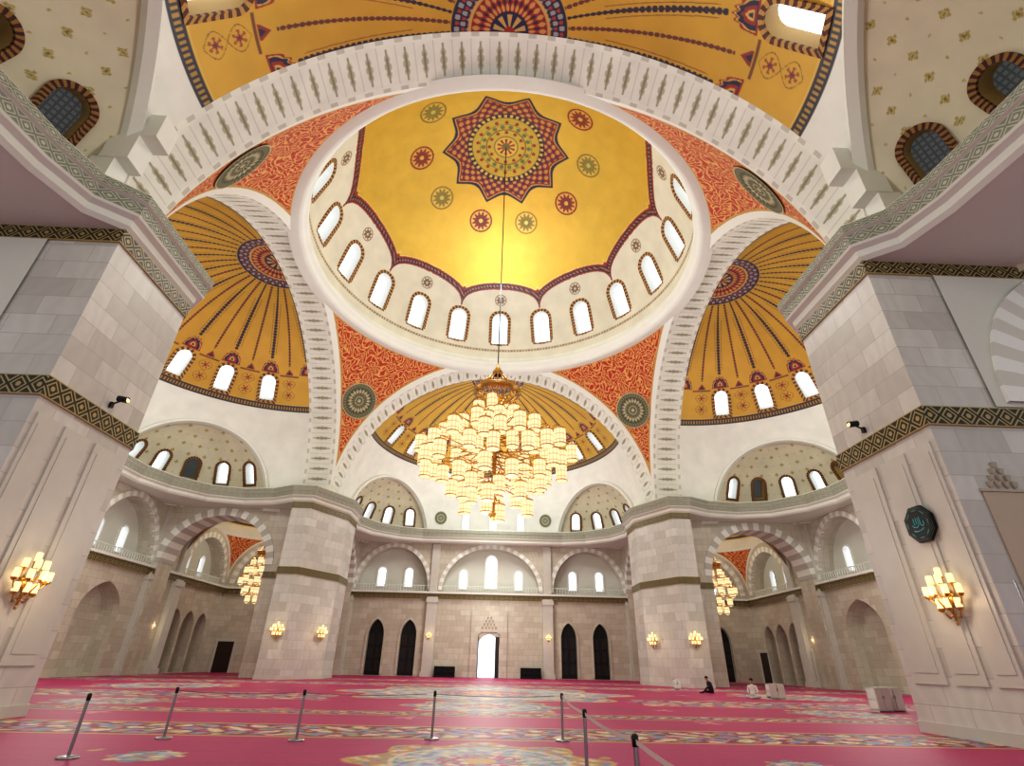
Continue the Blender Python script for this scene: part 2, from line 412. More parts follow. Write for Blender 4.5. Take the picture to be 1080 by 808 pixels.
MED2=medallion_mesh('medallion_small',0.9,[S(84,92,76),S(168,168,142),S(110,118,90),S(205,195,170)])
for k in range(4):
    o=bpy.data.objects.new('ceiling',PM); link(o,None,Matrix.Translation((0,CY,ZS))@Matrix.Rotation(k*math.pi/2,4,'Z'))
    tag(o,'red pendentive covered in gold arabesque scrolls','pendentive','pendentives of the main dome','structure')
    rr=R*math.sqrt(2)-0.1; el=math.asin(11.2/rr)
    n=Vector((math.cos(el)*math.cos(math.pi/4),math.cos(el)*math.sin(math.pi/4),math.sin(el)))
    Z=-n; X=Vector((0,0,1)).cross(Z).normalized(); Y=Z.cross(X)
    c=bpy.data.objects.new('medallion',MED); link(c,o,win_mat(n*rr,X,Y,Z)); c['label']='round grey-green medallion'
# ---------------- main arches (soffits)
def arch_soffit_mesh(r,th,name):
    n=1201;m=81
    a=np.linspace(0,math.pi,n);t=np.linspace(0,1,m);A,T=np.meshgrid(a,t)
    P=np.stack([r*np.cos(A),r+T*th,r*np.sin(A)],-1)
    s=A*r; x=T*th; col=np.empty(P.shape);col[:]=S(224,226,218)
    per=r*math.pi/50; f=(s/per)%1
    X=(f-0.5)*per; Y=(x-th/2)
    b=(np.abs(X)>per*0.46)&(T>0.12)&(T<0.88); col[b]=S(198,197,186)
    y=Y/(th*0.33)
    lobe=(np.abs(y)<1)&(np.abs(X)<0.22*(1-np.abs(y))**0.5*(0.55+0.45*np.abs(np.cos(y*6.5))))
    col[lobe]=S(182,179,160); col[lobe&(np.abs(X)<0.09*(1-np.abs(y)))]=S(144,142,116)
    ed=(T<0.12)|(T>0.88); col[ed]=S(227,229,220); e2=ed&(f<0.42)&((T<0.08)|(T>0.92)); col[e2]=S(198,197,186)
    return grid_mesh(name,P,M_paint_matt,COL=col)
AM=arch_soffit_mesh(R,TH,'main_arch')
for k in range(4):
    o=bpy.data.objects.new('ceiling',AM); link(o,None,Matrix.Translation((0,0,ZS))@RK(k))
    tag(o,'broad white great arch with painted tree ornaments','arch','great arches under the main dome','structure')
# ---------------- half domes + exedrae
def build_half(cfg,near):
    EXD,EXR,EXA=cfg;ea=EXA*D2R
    exc={s:np.array([s*EXD*math.sin(ea),V0+EXD*math.cos(ea),ZS]) for s in (1,-1)}
    xi=(R*R+EXD*EXD-EXR*EXR)/(2*EXD); rho=math.sqrt(R*R-xi*xi)
    az=np.linspace(-math.pi/2,math.pi/2,1001); e=np.linspace(-0.05,math.pi/2,501)
    A,E=np.meshgrid(az,e);U=sph(A,E);C0=np.array([0,V0,ZS]);P=U*R+C0
    col=np.empty(P.shape);col[:]=S(224,226,218)
    ed=E/D2R;dg=A/D2R
    g=ed>33;col[g]=OCH
    fr=(ed>32.2)&(ed<34.4);col[fr]=S(48,46,56);col[fr&(np.abs(((dg/1.1)%1)-0.5)<0.25)&(np.abs(ed-33.3)<0.6)]=S(170,134,70);col[(ed>34.4)&(ed<34.8)]=S(206,170,90)
    w=np.abs(((dg+9)%18)-9)
    q=np.abs(w-9)*np.cos(E)
    # floral sprays between windows
    yl=(ed-36)%4.1-2.05;rd=np.hypot(q,yl);an=np.arctan2(yl,q)
    zone=(ed>36)&(ed<44.2)
    m=zone&(rd<1.25)&(rd>0.75)&(np.cos(6*an)>0.1);col[m]=S(150,78,50)
    m=zone&(rd<0.6+0.15*np.cos(6*an));col[m]=S(146,50,40);m=zone&(rd<0.25);col[m]=S(60,60,96)
    vs=np.abs(np.sin((ed-36)*0.766))*2.0
    m=zone&(np.abs(vs-q)<0.09);col[m]=S(120,84,46)
    m=(ed>44.5)&(ed<45.1)&(w>4.6);col[m]=S(120,70,44)
    yy=ed-45.6
    def lobe(w0,h0,c0,c):
        m=(yy>c0)&(w<w0)&(yy-c0<h0*np.sqrt(np.clip(1-(w/w0)**2,0,1))*(0.92+0.08*np.cos(w*4)));col[m]=c
    lobe(4.0,4.6,0,RED);lobe(3.5,4.0,0.2,S(204,166,90));lobe(3.2,3.6,0.3,NAVY);lobe(2.1,2.6,0.5,RED);lobe(1.2,1.6,0.8,S(206,170,96));lobe(0.6,0.8,1.0,NAVY)
    m=(np.abs(w-9)<1.8)&(yy>-0.2)&(yy<2.0*(1-np.abs(w-9)/1.8));col[m]=S(140,50,42)
    m=(np.abs(w-9)<0.9)&(yy>0)&(yy<1.0*(1-np.abs(w-9)/0.9));col[m]=NAVY
    lat=(w)*D2R*np.cos(E)*R; L2=(9-w)*D2R*np.cos(E)*R
    b1=((ed/1.1)%1)
    wd=0.17*np.sqrt(np.clip(1-(2*b1-1)**2,0,1))*np.clip((86-ed)/22,0.5,1)
    for rib in (lat,):
        m=(rib<np.maximum(wd,0.03))&(ed>50.8)&(ed<79);col[m]=S(52,40,56)
    m=(np.abs(lat-0.3)<0.03)&(ed>52)&(ed<72);col[m]=S(150,108,56)
    m=(L2<np.maximum(0.11*np.sqrt(np.clip(1-(2*((ed/1.1+.5)%1)-1)**2,0,1)),0.02))&(ed>48.5)&(ed<79);col[m]=S(104,52,50)
    rr=(math.pi/2-E)*R
    col[rr<3.3]=NAVY
    m=(rr<3.12)&(rr>2.35)&(np.sin(30*A)*np.sin(rr*9)>0.25);col[m]=S(150,150,150)
    m=(rr<3.12)&(rr>2.35)&(np.sin(30*A)*np.sin(rr*9)<-0.5);col[m]=S(160,60,50)
    col[(rr<2.3)]=S(206,166,96);col[(rr<2.18)]=RED
    m=(rr<2.1)&(np.sin(16*A+rr*5)*np.sin(16*A-rr*5)>0.25);col[m]=S(204,158,98)
    m=(rr<2.1)&(np.sin(16*A+rr*5)*np.sin(16*A-rr*5)<-0.55);col[m]=NAVY
    col[rr<1.1]=NAVY; m=(rr<0.95)&(np.cos(10*A)>0);col[m]=S(200,164,106);col[rr<0.3]=RED
    PC=fc(P);keep=np.ones(PC.shape[:2],bool)
    WM=[]
    for k in range(1,10):
        a=(k*18-90)*D2R; WM.append((sph_win(C0,R,a,40*D2R),WSn if near else WS))
    if not near:
        for a in (-13,0,13): WM.append((sph_win(C0,R,a*D2R,11.5*D2R),WL))
    for M,W in WM: keep&=~hole_mask(PC,M,W[3],W[4],W[5])
    for s in (1,-1): keep&=(np.linalg.norm(PC-exc[s],axis=-1)>EXR)
    me=grid_mesh('half_dome',P,M_paint,COL=col,keep=keep)
    exm={};exw={}
    for s in (1,-1):
        az=np.linspace(-math.pi,math.pi,901)+s*ea;e=np.linspace(-0.09,math.pi/2,251)
        A,E=np.meshgrid(az,e);U=sph(A,E);P=U*EXR+exc[s];col=np.empty(P.shape);col[:]=S(218,212,188)
        ed=E/D2R;loc=A/D2R-s*EXA
        rowh=1.05/EXR/D2R;ri=np.floor(ed/rowh);rc=(ri+0.5)*rowh
        npr=np.maximum(4,np.round(2*math.pi*EXR*np.cos(rc*D2R)/1.55));pw=360/npr
        la=((loc/pw+0.5*(ri%2))%1-0.5)*pw
        x=la*D2R*np.cos(E)*EXR;y=(ed-rc)*D2R*EXR;d=np.hypot(x,y);an=np.arctan2(y,x)
        col[(d<0.165+0.035*np.cos(4*an))]=S(176,160,98);col[d<0.1]=S(202,190,138);col[d<0.06]=S(140,124,66)
        x2=(np.abs(la)-pw/2)*D2R*np.cos(E)*EXR; d2=np.hypot(x2,y);col[d2<0.05]=S(186,166,108)
        PC=fc(P);keep=np.linalg.norm(PC-C0,axis=-1)>R-0.05
        ws=[]
        for i,b in enumerate((-55,-33,-11,11,33,55) if near else (-50,-25,0,25,50)):
            M=sph_win(exc[s],EXR,(b+s*EXA)*D2R,(33 if near else 25)*D2R);W=WN if near else WE
            keep&=~hole_mask(PC,M,W[3],W[4],W[5]);ws.append((M,(i+s)%3!=0))
        exm[s]=grid_mesh('exedra',P,M_paint_matt,COL=col,keep=keep);exw[s]=ws
    rings={}
    for s in (1,-1):
        d=Vector((s*math.sin(ea),math.cos(ea),0));c=Vector((0,V0,ZS))+d*xi;X=Vector((0,0,1)).cross(d).normalized()
        mb=MB();n=64;sec=[(-0.35,0.0),(-0.35,-0.22),(0.1,-0.32),(0.35,-0.22),(0.4,0.12),(0.1,0.22)]
        V=[]
        for i in range(n+1):
            a=math.pi*i/n; rd=X*math.cos(a)+Vector((0,0,1))*math.sin(a)
            for (p,q) in sec: V.append(c+rd*(rho+q)+d*p)
        m=len(sec);Fs=[]
        for i in range(n):
            for j in range(m):
                k=(j+1)%m;Fs.append((i*m+j,i*m+k,(i+1)*m+k,(i+1)*m+j))
        mb.add(V,Fs,0);rings[s]=mb.mesh('exedra_arch',[M_white])
    return me,WM,exm,exw,rings
HF=build_half(EXF,False);HN=build_half(EXN,True)
tn=[1]
def trimname(): tn[0]+=1; return 'trim_%d'%tn[0]
for k in range(4):
    HM,WM,exm,exw,rings=HN if k==2 else HF
    o=bpy.data.objects.new('ceiling',HM);link(o,None,RK(k));tag(o,'golden half dome with radiating beaded bands and cream base','half dome','half domes','structure')
    for M,W in WM:
        place_window(W,RK(k)@M,'small plain round-arched window in cream wall' if W is WL else 'arched half-dome window with brown and gold border','windows of the half domes')
    for s in (1,-1):
        o=bpy.data.objects.new('ceiling',exm[s]);link(o,None,RK(k));tag(o,'cream exedra vault dotted with small gold rosettes','exedra vault','exedra vaults','structure')
        o=bpy.data.objects.new(trimname(),rings[s]);link(o,None,RK(k));tag(o,'white moulded arch around exedra opening','arch moulding','exedra arches','structure')
        for M,br in exw[s]:
            place_window(WN if k==2 else (WE2 if (br or k==0) else WE),RK(k)@M,'arched exedra window with dark red and gold frame','windows of the exedrae')
    if k!=2:
        for s in (1,-1):
            M=sph_win((0,V0,ZS),R-0.08,s*25.5*D2R,11.5*D2R)
            o=bpy.data.objects.new(trimname(),MED2);link(o,None,RK(k)@M);tag(o,'small round green painted medallion','medallion','small wall medallions','structure')
    else:
        for s in (1,-1):
            mb=MB();mb.box((s*16.35,20.7,20.6),(1.2,1.0,1.4));mb.box((s*15.75,20.7,22.0),(1.4,1.0,1.4));mb.box((s*16.8,20.7,19.0),(1.0,0.9,1.9))
            o=mb.obj(trimname(),[M_white],None,RK(k));tag(o,'stepped white corbel blocks beside great arch','corbel','stepped corbels','structure')
# ---------------- cornice loop
octp=[(13.5,17.6),(13.5,22),(14.6,23.0),(15.1,25.0),(14.4,27.8),(12.2,30.2),(9,31.6),(0,31.6)]
octn=[(13.5,17.6),(13.5,22),(14.5,22.8),(15.0,24.5),(15.3,27.5),(15.5,32.6),(14.5,33.6),(0,33.6)]
octs=[(15.2,18.6),(15.2,22),(15.8,23.4),(16.0,25.5),(14.8,28.3),(12,30.6),(9,31.6),(0,31.6)]
def armp(o1,o2): return o1+[(-p[0],p[1]) for p in o2[-2::-1]]
arms={0:armp(octs,octs)}
sideF=[(14.0,17.7),(14.0,19.5),(15.3,21.8),(15.8,25.0),(14.8,28.3),(12,30.6),(9,31.6),(0,31.6)]
sideN=[(13.5,18)]+octp[1:]
arms[1]=armp(sideF,sideN)
arms[2]=armp(octn,octn)
arms[3]=armp(sideN,sideF)
loop=[]
for k in range(4):
    c,s_=[(1,0),(0,1),(-1,0),(0,-1)][k]
    loop+=[(c*u-s_*v,s_*u+c*v) for u,v in arms[k]]
def sweep(loop,prof,name,mats,segm=None):
    n=len(loop);nor=[]
    for i in range(n):
        a=Vector(loop[i-1]);b=Vector(loop[i]);c=Vector(loop[(i+1)%n])
        d1=(b-a).normalized();d2=(c-b).normalized();n1=Vector((-d1.y,d1.x));n2=Vector((-d2.y,d2.x))
        nn=(n1+n2).normalized();nor.append(nn/max(0.5,nn.dot(n1)))
    m=len(prof);V=[];mb=MB()
    for i in range(n):
        for o_,z in prof: V.append((loop[i][0]+nor[i].x*o_,loop[i][1]+nor[i].y*o_,z))
    mb.add(V,[],0)
    for j in range(m-1):
        L=0
        for i in range(n):
            k=(i+1)%n;l=(Vector(loop[k])-Vector(loop[i])).length
            mb.f.append([i*m+j,k*m+j,k*m+j+1,i*m+j+1]);mb.m.append(segm[j] if segm else 0);mb.uv.append([(L,0),(L+l,0),(L+l,1),(L,1)]);L+=l
    return mb.obj(name,mats,None,Matrix.Translation((0,CY,0)))
o=sweep(loop,[(0,15.0),(0.15,15.15),(0.18,15.4),(0.38,15.52),(0.42,15.6),(0.42,16.1),(0.55,16.15),(0.55,16.5),(0.45,16.6),(-1.1,16.6)],trimname(),[M_plaster,M_bandg,M_bandk],[0,0,0,0,1,0,1,0,0])
tag(o,'continuous projecting cornice with grey-green patterned frieze','cornice',kind='structure')
for k in range(4):
    mb=MB();pts=arms[k][1:-1]
    poly=list(pts)+[(-21.9,pts[-1][1]),(-21.9,38),(21.9,38),(21.9,pts[0][1])]
    tri=geometry.tessellate_polygon([[Vector((p[0],p[1],0)) for p in poly]])
    mb.add([(p[0],p[1],15.05) for p in poly],[tuple(t) for t in tri])
    o=mb.obj('ceiling',[M_plaster],None,RK(k));tag(o,'plain cream soffit below the exedrae','soffit','soffits','structure')
# ---------------- piers
PPn=[(13.5,22),(13.5,17.6),(18,13.5),(22,13.5),(22,22)]
PPf=[(15.2,22),(15.2,18.6),(17.7,14.0),(19.5,14.0),(19.5,22)]
def off_poly(poly,d):
    n=len(poly);out=[]
    ar=sum(poly[i][0]*poly[(i+1)%n][1]-poly[(i+1)%n][0]*poly[i][1] for i in range(n))
    sg=1 if ar>0 else -1
    for i in range(n):
        a=Vector(poly[i-1]);b=Vector(poly[i]);c=Vector(poly[(i+1)%n])
        d1=(b-a).normalized();d2=(c-b).normalized();n1=Vector((d1.y,-d1.x))*sg;n2=Vector((d2.y,-d2.x))*sg
        nn=(n1+n2).normalized();q=b+nn/max(.4,nn.dot(n1))*d;out.append((q.x,q.y))
    return out
def band_strip(poly,d,z0,z1,mat,name,parent):
    q=off_poly(poly,d);mb=MB();n=len(q);L=0
    V=[(p[0],p[1],z0) for p in q]+[(p[0],p[1],z1) for p in q];Fs=[];UV=[]
    for i in range(n):
        j=(i+1)%n;l=math.hypot(q[j][0]-q[i][0],q[j][1]-q[i][1])
        Fs.append((i,j,n+j,n+i));UV.append([(L,0),(L+l,0),(L+l,1),(L,1)]);L+=l
    mb.add(V,Fs,0,UV);mb.add(V,[tuple(range(n)),tuple(range(n,2*n))],0,[[(0,0)]*n]*2)
    return mb.obj(name,[mat],parent)
for sx in (-1,1):
    for sy in (-1,1):
        poly=[(sx*u,CY+sy*v) for u,v in (PPf if sy>0 else PPn)]
        mb=MB();mb.prism(poly,0,15.5,0)
        o=mb.obj('wall_pier',[M_stone]);tag(o,'massive chamfered grey-beige stone block pier','pier','great piers','structure')
        band_strip(poly,0.08,14.4,15.0,M_bandk,'carved_band',o)
        band_strip(poly,0.08,8.35,9.0,M_bandk,'carved_band',o)
        q=off_poly(poly,0.05);mb=MB();mb.prism(q,0,0.3,0);mb.obj('plinth',[M_stone_p],o)
        if sy<0:
            for fv in ((17.95,19.3),(19.55,20.7),(20.95,21.8)):
                mb=MB();y=CY+sy*(fv[0]+fv[1])/2;mb.box((sx*13.48,y,4.6),(0.06,fv[1]-fv[0],6.6))
                mb.box((sx*13.46,y,4.6),(0.06,(fv[1]-fv[0])*0.7,6.0));mb.obj('stone_panel',[M_stone_p],o)
# ---------------- arm side walls w/ arches into corner bays
for k in (0,1,3):
    for s in (1,-1):
        mb=MB()
        M=Matrix(((0,s,0,s*WU),(1,0,0,0),(0,0,1,0),(0,0,0,1)))
        a=arch_pts(27.2,5.1,0,9.6,4.7,32)
        v0=19.4 if k in(1,3) else 22
        outer=[(v0,0)]+a+[(33,0),(33,17),(v0,17)]
        th=4.8 if k==0 else 2.4
        poly_wall(mb,outer,[],th,0,back=True,M=M)
        arch_ring(mb,27.2,5.05,9.6,4.65,0.75,0.0,th,1,M=M)
        o=mb.obj('wall_bay',[M_stone_w,M_vous],None,RK(k));tag(o,'stone wall pierced by wide striped voussoir arch','wall','arched bay walls','structure')
        mb=MB()
        for (a0,b0) in ((v0,22.1),(32.3,33)):
            V=[(a0,-0.12,8.35),(b0,-0.12,8.35),(b0,-0.12,8.95),(a0,-0.12,8.95)]
            if b0>a0: mb.add(V,[(0,1,2,3)],0,[[(a0,0),(b0,0),(b0,1),(a0,1)]],M)
        mb.obj('carved_band',[M_bandk],o)
# ---------------- outer walls
def outer_wall(k,name,lower,label):
    DP=1.6
    holes=[];lun=[(0,6.1,5.2),(12.4,4.5,5.1),(-12.4,4.5,5.1)]
    for cx,hw,ri in lun: holes.append(arch_pts(cx,hw,9.3,9.45,ri,32))
    for s in (1,-1): holes.append(arch_pts(s*27.5,4.4,9.3,9.6,4.4,32))
    for (cx,hw,zs,ri,pt) in lower: holes.append(arch_pts(cx,hw,0.03,zs,ri,16,pt))
    mb=MB();outer=[(-33,0),(33,0),(33,17),(-33,17)]
    M=Matrix.Translation((0,WV,0))
    poly_wall(mb,outer,holes,DP,0,M=M)
    o=mb.obj(name,[M_stone_w],None,RK(k));tag(o,label,'wall',kind='structure')
    wh=[];W=[]
    for cx,hw,ri in lun:
        if cx==0: ws=[(0,WLc,12.0),(-3.6,WL,11.0),(3.6,WL,11.0)]
        else: ws=[(cx-1.75,WL,11.1),(cx+1.75,WL,11.1)]
        W+=ws
    for s in (1,-1): W+=[(s*27.5-1.6,WL,11.0),(s*27.5+1.6,WL,11.0)]
    for x,w,z in W:
        wh.append([(p[0],p[1]) for p in arch_pts(x,w[3]/2+0.05,z-w[4]/2-0.05,z+w[4]/2-w[3]/2,w[3]/2+0.05,12)])
    mb=MB();poly_wall(mb,[(-33,8.5),(33,8.5),(33,16),(-33,16)],wh,0,0,M=Matrix.Translation((0,WV+DP,0)))
    mb.obj('lunette_wall',[M_plaster],o)
    mb=MB();mb.add([(-33,WV+DP,0),(33,WV+DP,0),(33,WV+DP,9),(-33,WV+DP,9)],[(0,1,2,3)]);mb.obj('niche_back',[M_stone_w],o)
    for x,w,z in W:
        Mw=RK(k)@win_mat((x,WV+DP,z),(1,0,0),(0,0,1),(0,-1,0))
        place_window(w,Mw,'round-arched lunette window with white surround','lunette windows')
    mb=MB()
    for cx,hw,ri in lun: arch_ring(mb,cx,hw,9.45,ri,0.5,WV,0.3,0,proud=0.1)
    for s in (1,-1): arch_ring(mb,s*27.5,4.4,9.6,4.4,0.6,WV,0.3,0,proud=0.1)
    mb.obj('arch_surround',[M_vous_s],o)
    mb=MB();y=WV-0.33
    mb.add([(-33,y,8.35),(33,y,8.35),(33,y,8.95),(-33,y,8.95)],[(0,1,2,3)],0,[[(0,0),(66,0),(66,1),(0,1)]])
    mb.box((0,WV-0.15,8.66),(66,0.35,0.56),1);mb.box((0,WV-0.25,9.1),(66,0.6,0.22),1)
    mb.obj('string_course',[M_bandk,M_white],o)
    mb=MB()
    for cx,hw,ri in lun+[(27.5,4.4,0),(-27.5,4.4,0)]:
        mb.box((cx,WV+0.3,10.0),(hw*2,0.1,0.08))
        nb=int(hw*2/0.35)
        for i in range(nb): mb.box((cx-hw+(i+0.5)*2*hw/nb,WV+0.3,9.65),(0.07,0.07,0.7))
    mb.obj('balustrade',[M_white],o)
    mb=MB()
    for x in (-7.15,7.15,-17.6,17.6,-22.3,22.3):
        mb.box((x,WV-0.25,4.3),(1.25,0.5,8.6));mb.box((x,WV-0.3,8.2),(1.45,0.7,0.5));mb.box((x,WV-0.3,0.25),(1.5,0.7,0.5))
        mb.box((x,WV-0.15,12),(1.0,0.3,6))
    mb.obj('pilaster',[M_stone_p],o)
    return o
back=outer_wall(0,'wall_back',[(0,1.3,3.3,1.3,True)]+[(x,0.95,4.2,1.8,True) for x in (-13.6,-9.7,9.7,13.6)]+[(28.7,0.95,4.2,1.7,True)],'warm stone end wall with lunettes, portal and dark arched doors')
side_low=[(12.4,2.6,4.6,2.6,True),(-12.4,2.6,4.6,2.6,True),(0,2.6,4.6,2.6,True)]+[(s*x,1.15,4.4,1.6,True) for s in (1,-1) for x in (24.2,27.0,29.8)]
outer_wall(1,'wall_left',side_low,'warm stone side wall with pointed niches and lunettes')
outer_wall(3,'wall_right',side_low,'warm stone side wall with pointed niches and lunettes')
dn=0
M_dpan=newmat('door_panel',(34,32,32),0.4)
for x in (-13.6,-9.7,9.7,13.6,28.7):
    dn+=1;mb=MB();a=arch_pts(x,0.97,0.05,4.2,1.8 if x<20 else 1.7,16,True);N=len(a)
    mb.add([(p[0],CY+WV+0.45,p[1]) for p in a],[tuple(range(N))]);
    o=mb.obj('door_%d'%dn,[M_black]);tag(o,'tall black pointed-arch door leaf in stone wall','door','black arched doors','structure')
    mb=MB();mb.box((x,CY+WV+0.4,2.9),(0.07,0.08,5.6))
    for z in (1.0,2.4,3.8): mb.box((x-0.48,CY+WV+0.4,z),(0.66,0.06,1.1));mb.box((x+0.48,CY+WV+0.4,z),(0.66,0.06,1.1))
    mb.obj('door_panelling',[M_dpan],o)
    mb=MB();arch_ring(mb,x,0.95,4.2,1.8,0.25,CY+WV,0.1,0,pointed=True,legs=4.0,proud=0.1);mb.obj('door_surround',[M_stone_w],o)
for M in (Matrix.Translation((-31.0,CY+WV-0.06,0)),Matrix.Translation((32.94,CY+23.9-1.4,0))@Matrix.Rotation(-math.pi/2,4,'Z'),Matrix.Translation((32.94,CY+31.8,0))@Matrix.Rotation(-math.pi/2,4,'Z')):
    dn+=1;mb=MB();mb.box((0,0,1.6),(1.9,0.08,3.2));o=mb.obj('door_%d'%dn,[M_dark],None,M);tag(o,'dark brown rectangular double door','door','side doors','structure')
    mb=MB();mb.box((-1.08,0,1.7),(0.26,0.16,3.4));mb.box((1.08,0,1.7),(0.26,0.16,3.4));mb.box((0,0,3.35),(2.4,0.18,0.3));mb.obj('door_frame',[M_stone_p],o)
# central portal
dn+=1
mb=MB();Y=CY+WV
outer=[(-2.2,0),(-1.35,0),(-1.35,4.5),(-0.9,4.8),(0.9,4.8),(1.35,4.5),(1.35,0),(2.2,0),(2.2,7.0),(-2.2,7.0)]
poly_wall(mb,outer,[],0.3,0,back=True,M=Matrix.Translation((0,Y-0.3,0)))
o=mb.obj('door_%d'%dn,[M_stone_w]);tag(o,'carved stone entrance portal with open doorway to daylight','door',kind='structure')
M_carv=noisy(newmat('carved_stone',rough=.6),(176,170,152),0.1)
mb=MB()
for i in range(4):
    z=5.1+i*0.36;n_=max(1,5-int(i*1.3))
    for j in range(n_):
        x=(j-(n_-1)/2)*0.4
        mb.lathe([(0.02,0),(0.08,0.1),(0.1,0.28),(0.02,0.34)],8,0,Matrix.Translation((x,Y-0.32,z)))
mb.obj('muqarnas_hood',[M_carv],o)
mb=MB();mb.add([(-1.28,Y+0.95,0),(1.28,Y+0.95,0),(1.28,Y+0.95,4.6),(-1.28,Y+0.95,4.6)],[(0,1,2,3)]);mb.obj('daylight_opening',[M_daylight],o)
mb=MB();mb.box((1.02,Y-0.05,2.15),(0.5,0.08,4.3));mb.box((-1.24,Y+0.15,2.15),(0.08,0.7,4.3));mb.obj('door_leaf',[M_dark],o)
# ---------------- corner bays vaults
PMs=pendentive_mesh(5.5,'pendentive_small',60)
def small_dome():
    az=np.linspace(-math.pi,math.pi,181);e=np.linspace(0,math.pi/2,61);A,E=np.meshgrid(az,e);P=sph(A,E)*5.5
    col=np.empty(P.shape);col[:]=GOLD;ed=E/D2R;col[ed<12]=CREAM;col[(ed>12)&(ed<15)]=NAVY
    w=np.abs(((A/D2R+15)%30)-15);col[(w<1.5)&(ed>20)&(ed<70)&((ed//3)%2==0)]=RED;col[ed>75]=RED;col[ed>80]=GOLD2
    return grid_mesh('small_dome',P,M_paint,COL=col)
SD=small_dome()
for sx,sy in ((-1,1),(1,1)):
    c=(sx*27.5,CY+27.5)
    o=bpy.data.objects.new('ceiling',SD);link(o,None,Matrix.Translation((c[0],c[1],15.1)));tag(o,'small golden dome over corner bay','dome','corner bay domes','structure')
    for k in range(4):
        q=bpy.data.objects.new('pendentive',PMs);link(q,o,Matrix.Translation((0,0,-5.5))@Matrix.Rotation(k*math.pi/2,4,'Z'))
# ---------------- near facing walls beside near piers
M_niche=noisy(newmat('niche_stone',rough=.5),(182,168,148),0.1)
for sx in (-1,1):
    mb=MB()
    poly_wall(mb,[(sx*15.9,9.05),(sx*33,9.05),(sx*33,15),(sx*15.9,15)],[],0,1,M=Matrix.Translation((0,13.93,0)))
    poly_wall(mb,[(sx*17,0),(sx*33,0),(sx*33,9.05),(sx*17,9.05)],[],0,0,M=Matrix.Translation((0,13.97,0)))
    arch_ring(mb,sx*21.8,4.2,9.2,4.4,1.3,13.93,0.0,2,proud=0.12)
    o=mb.obj('wall_near',[M_stone,M_plaster,M_vous_s]);tag(o,'plaster wall with pale striped blind arch beside pier','wall','walls beside near piers','structure')
    mb=MB()
    for i in range(4):
        n_=4-i
        for j in range(n_):
            mb.lathe([(0.02,0),(0.07,0.08),(0.1,0.2),(0.02,0.24)],8,0,Matrix.Translation((sx*14.95+(j-(n_-1)/2)*0.24,13.97,6.35+i*0.2)))
    mb.box((sx*14.95,13.96,6.3),(1.5,0.08,0.08))
    mb.obj('muqarnas_hood',[M_carv],o)
    mb=MB();mb.box((sx*14.95,13.97,3.4),(1.4,0.04,5.7));mb.obj('niche_panel',[M_niche],o)
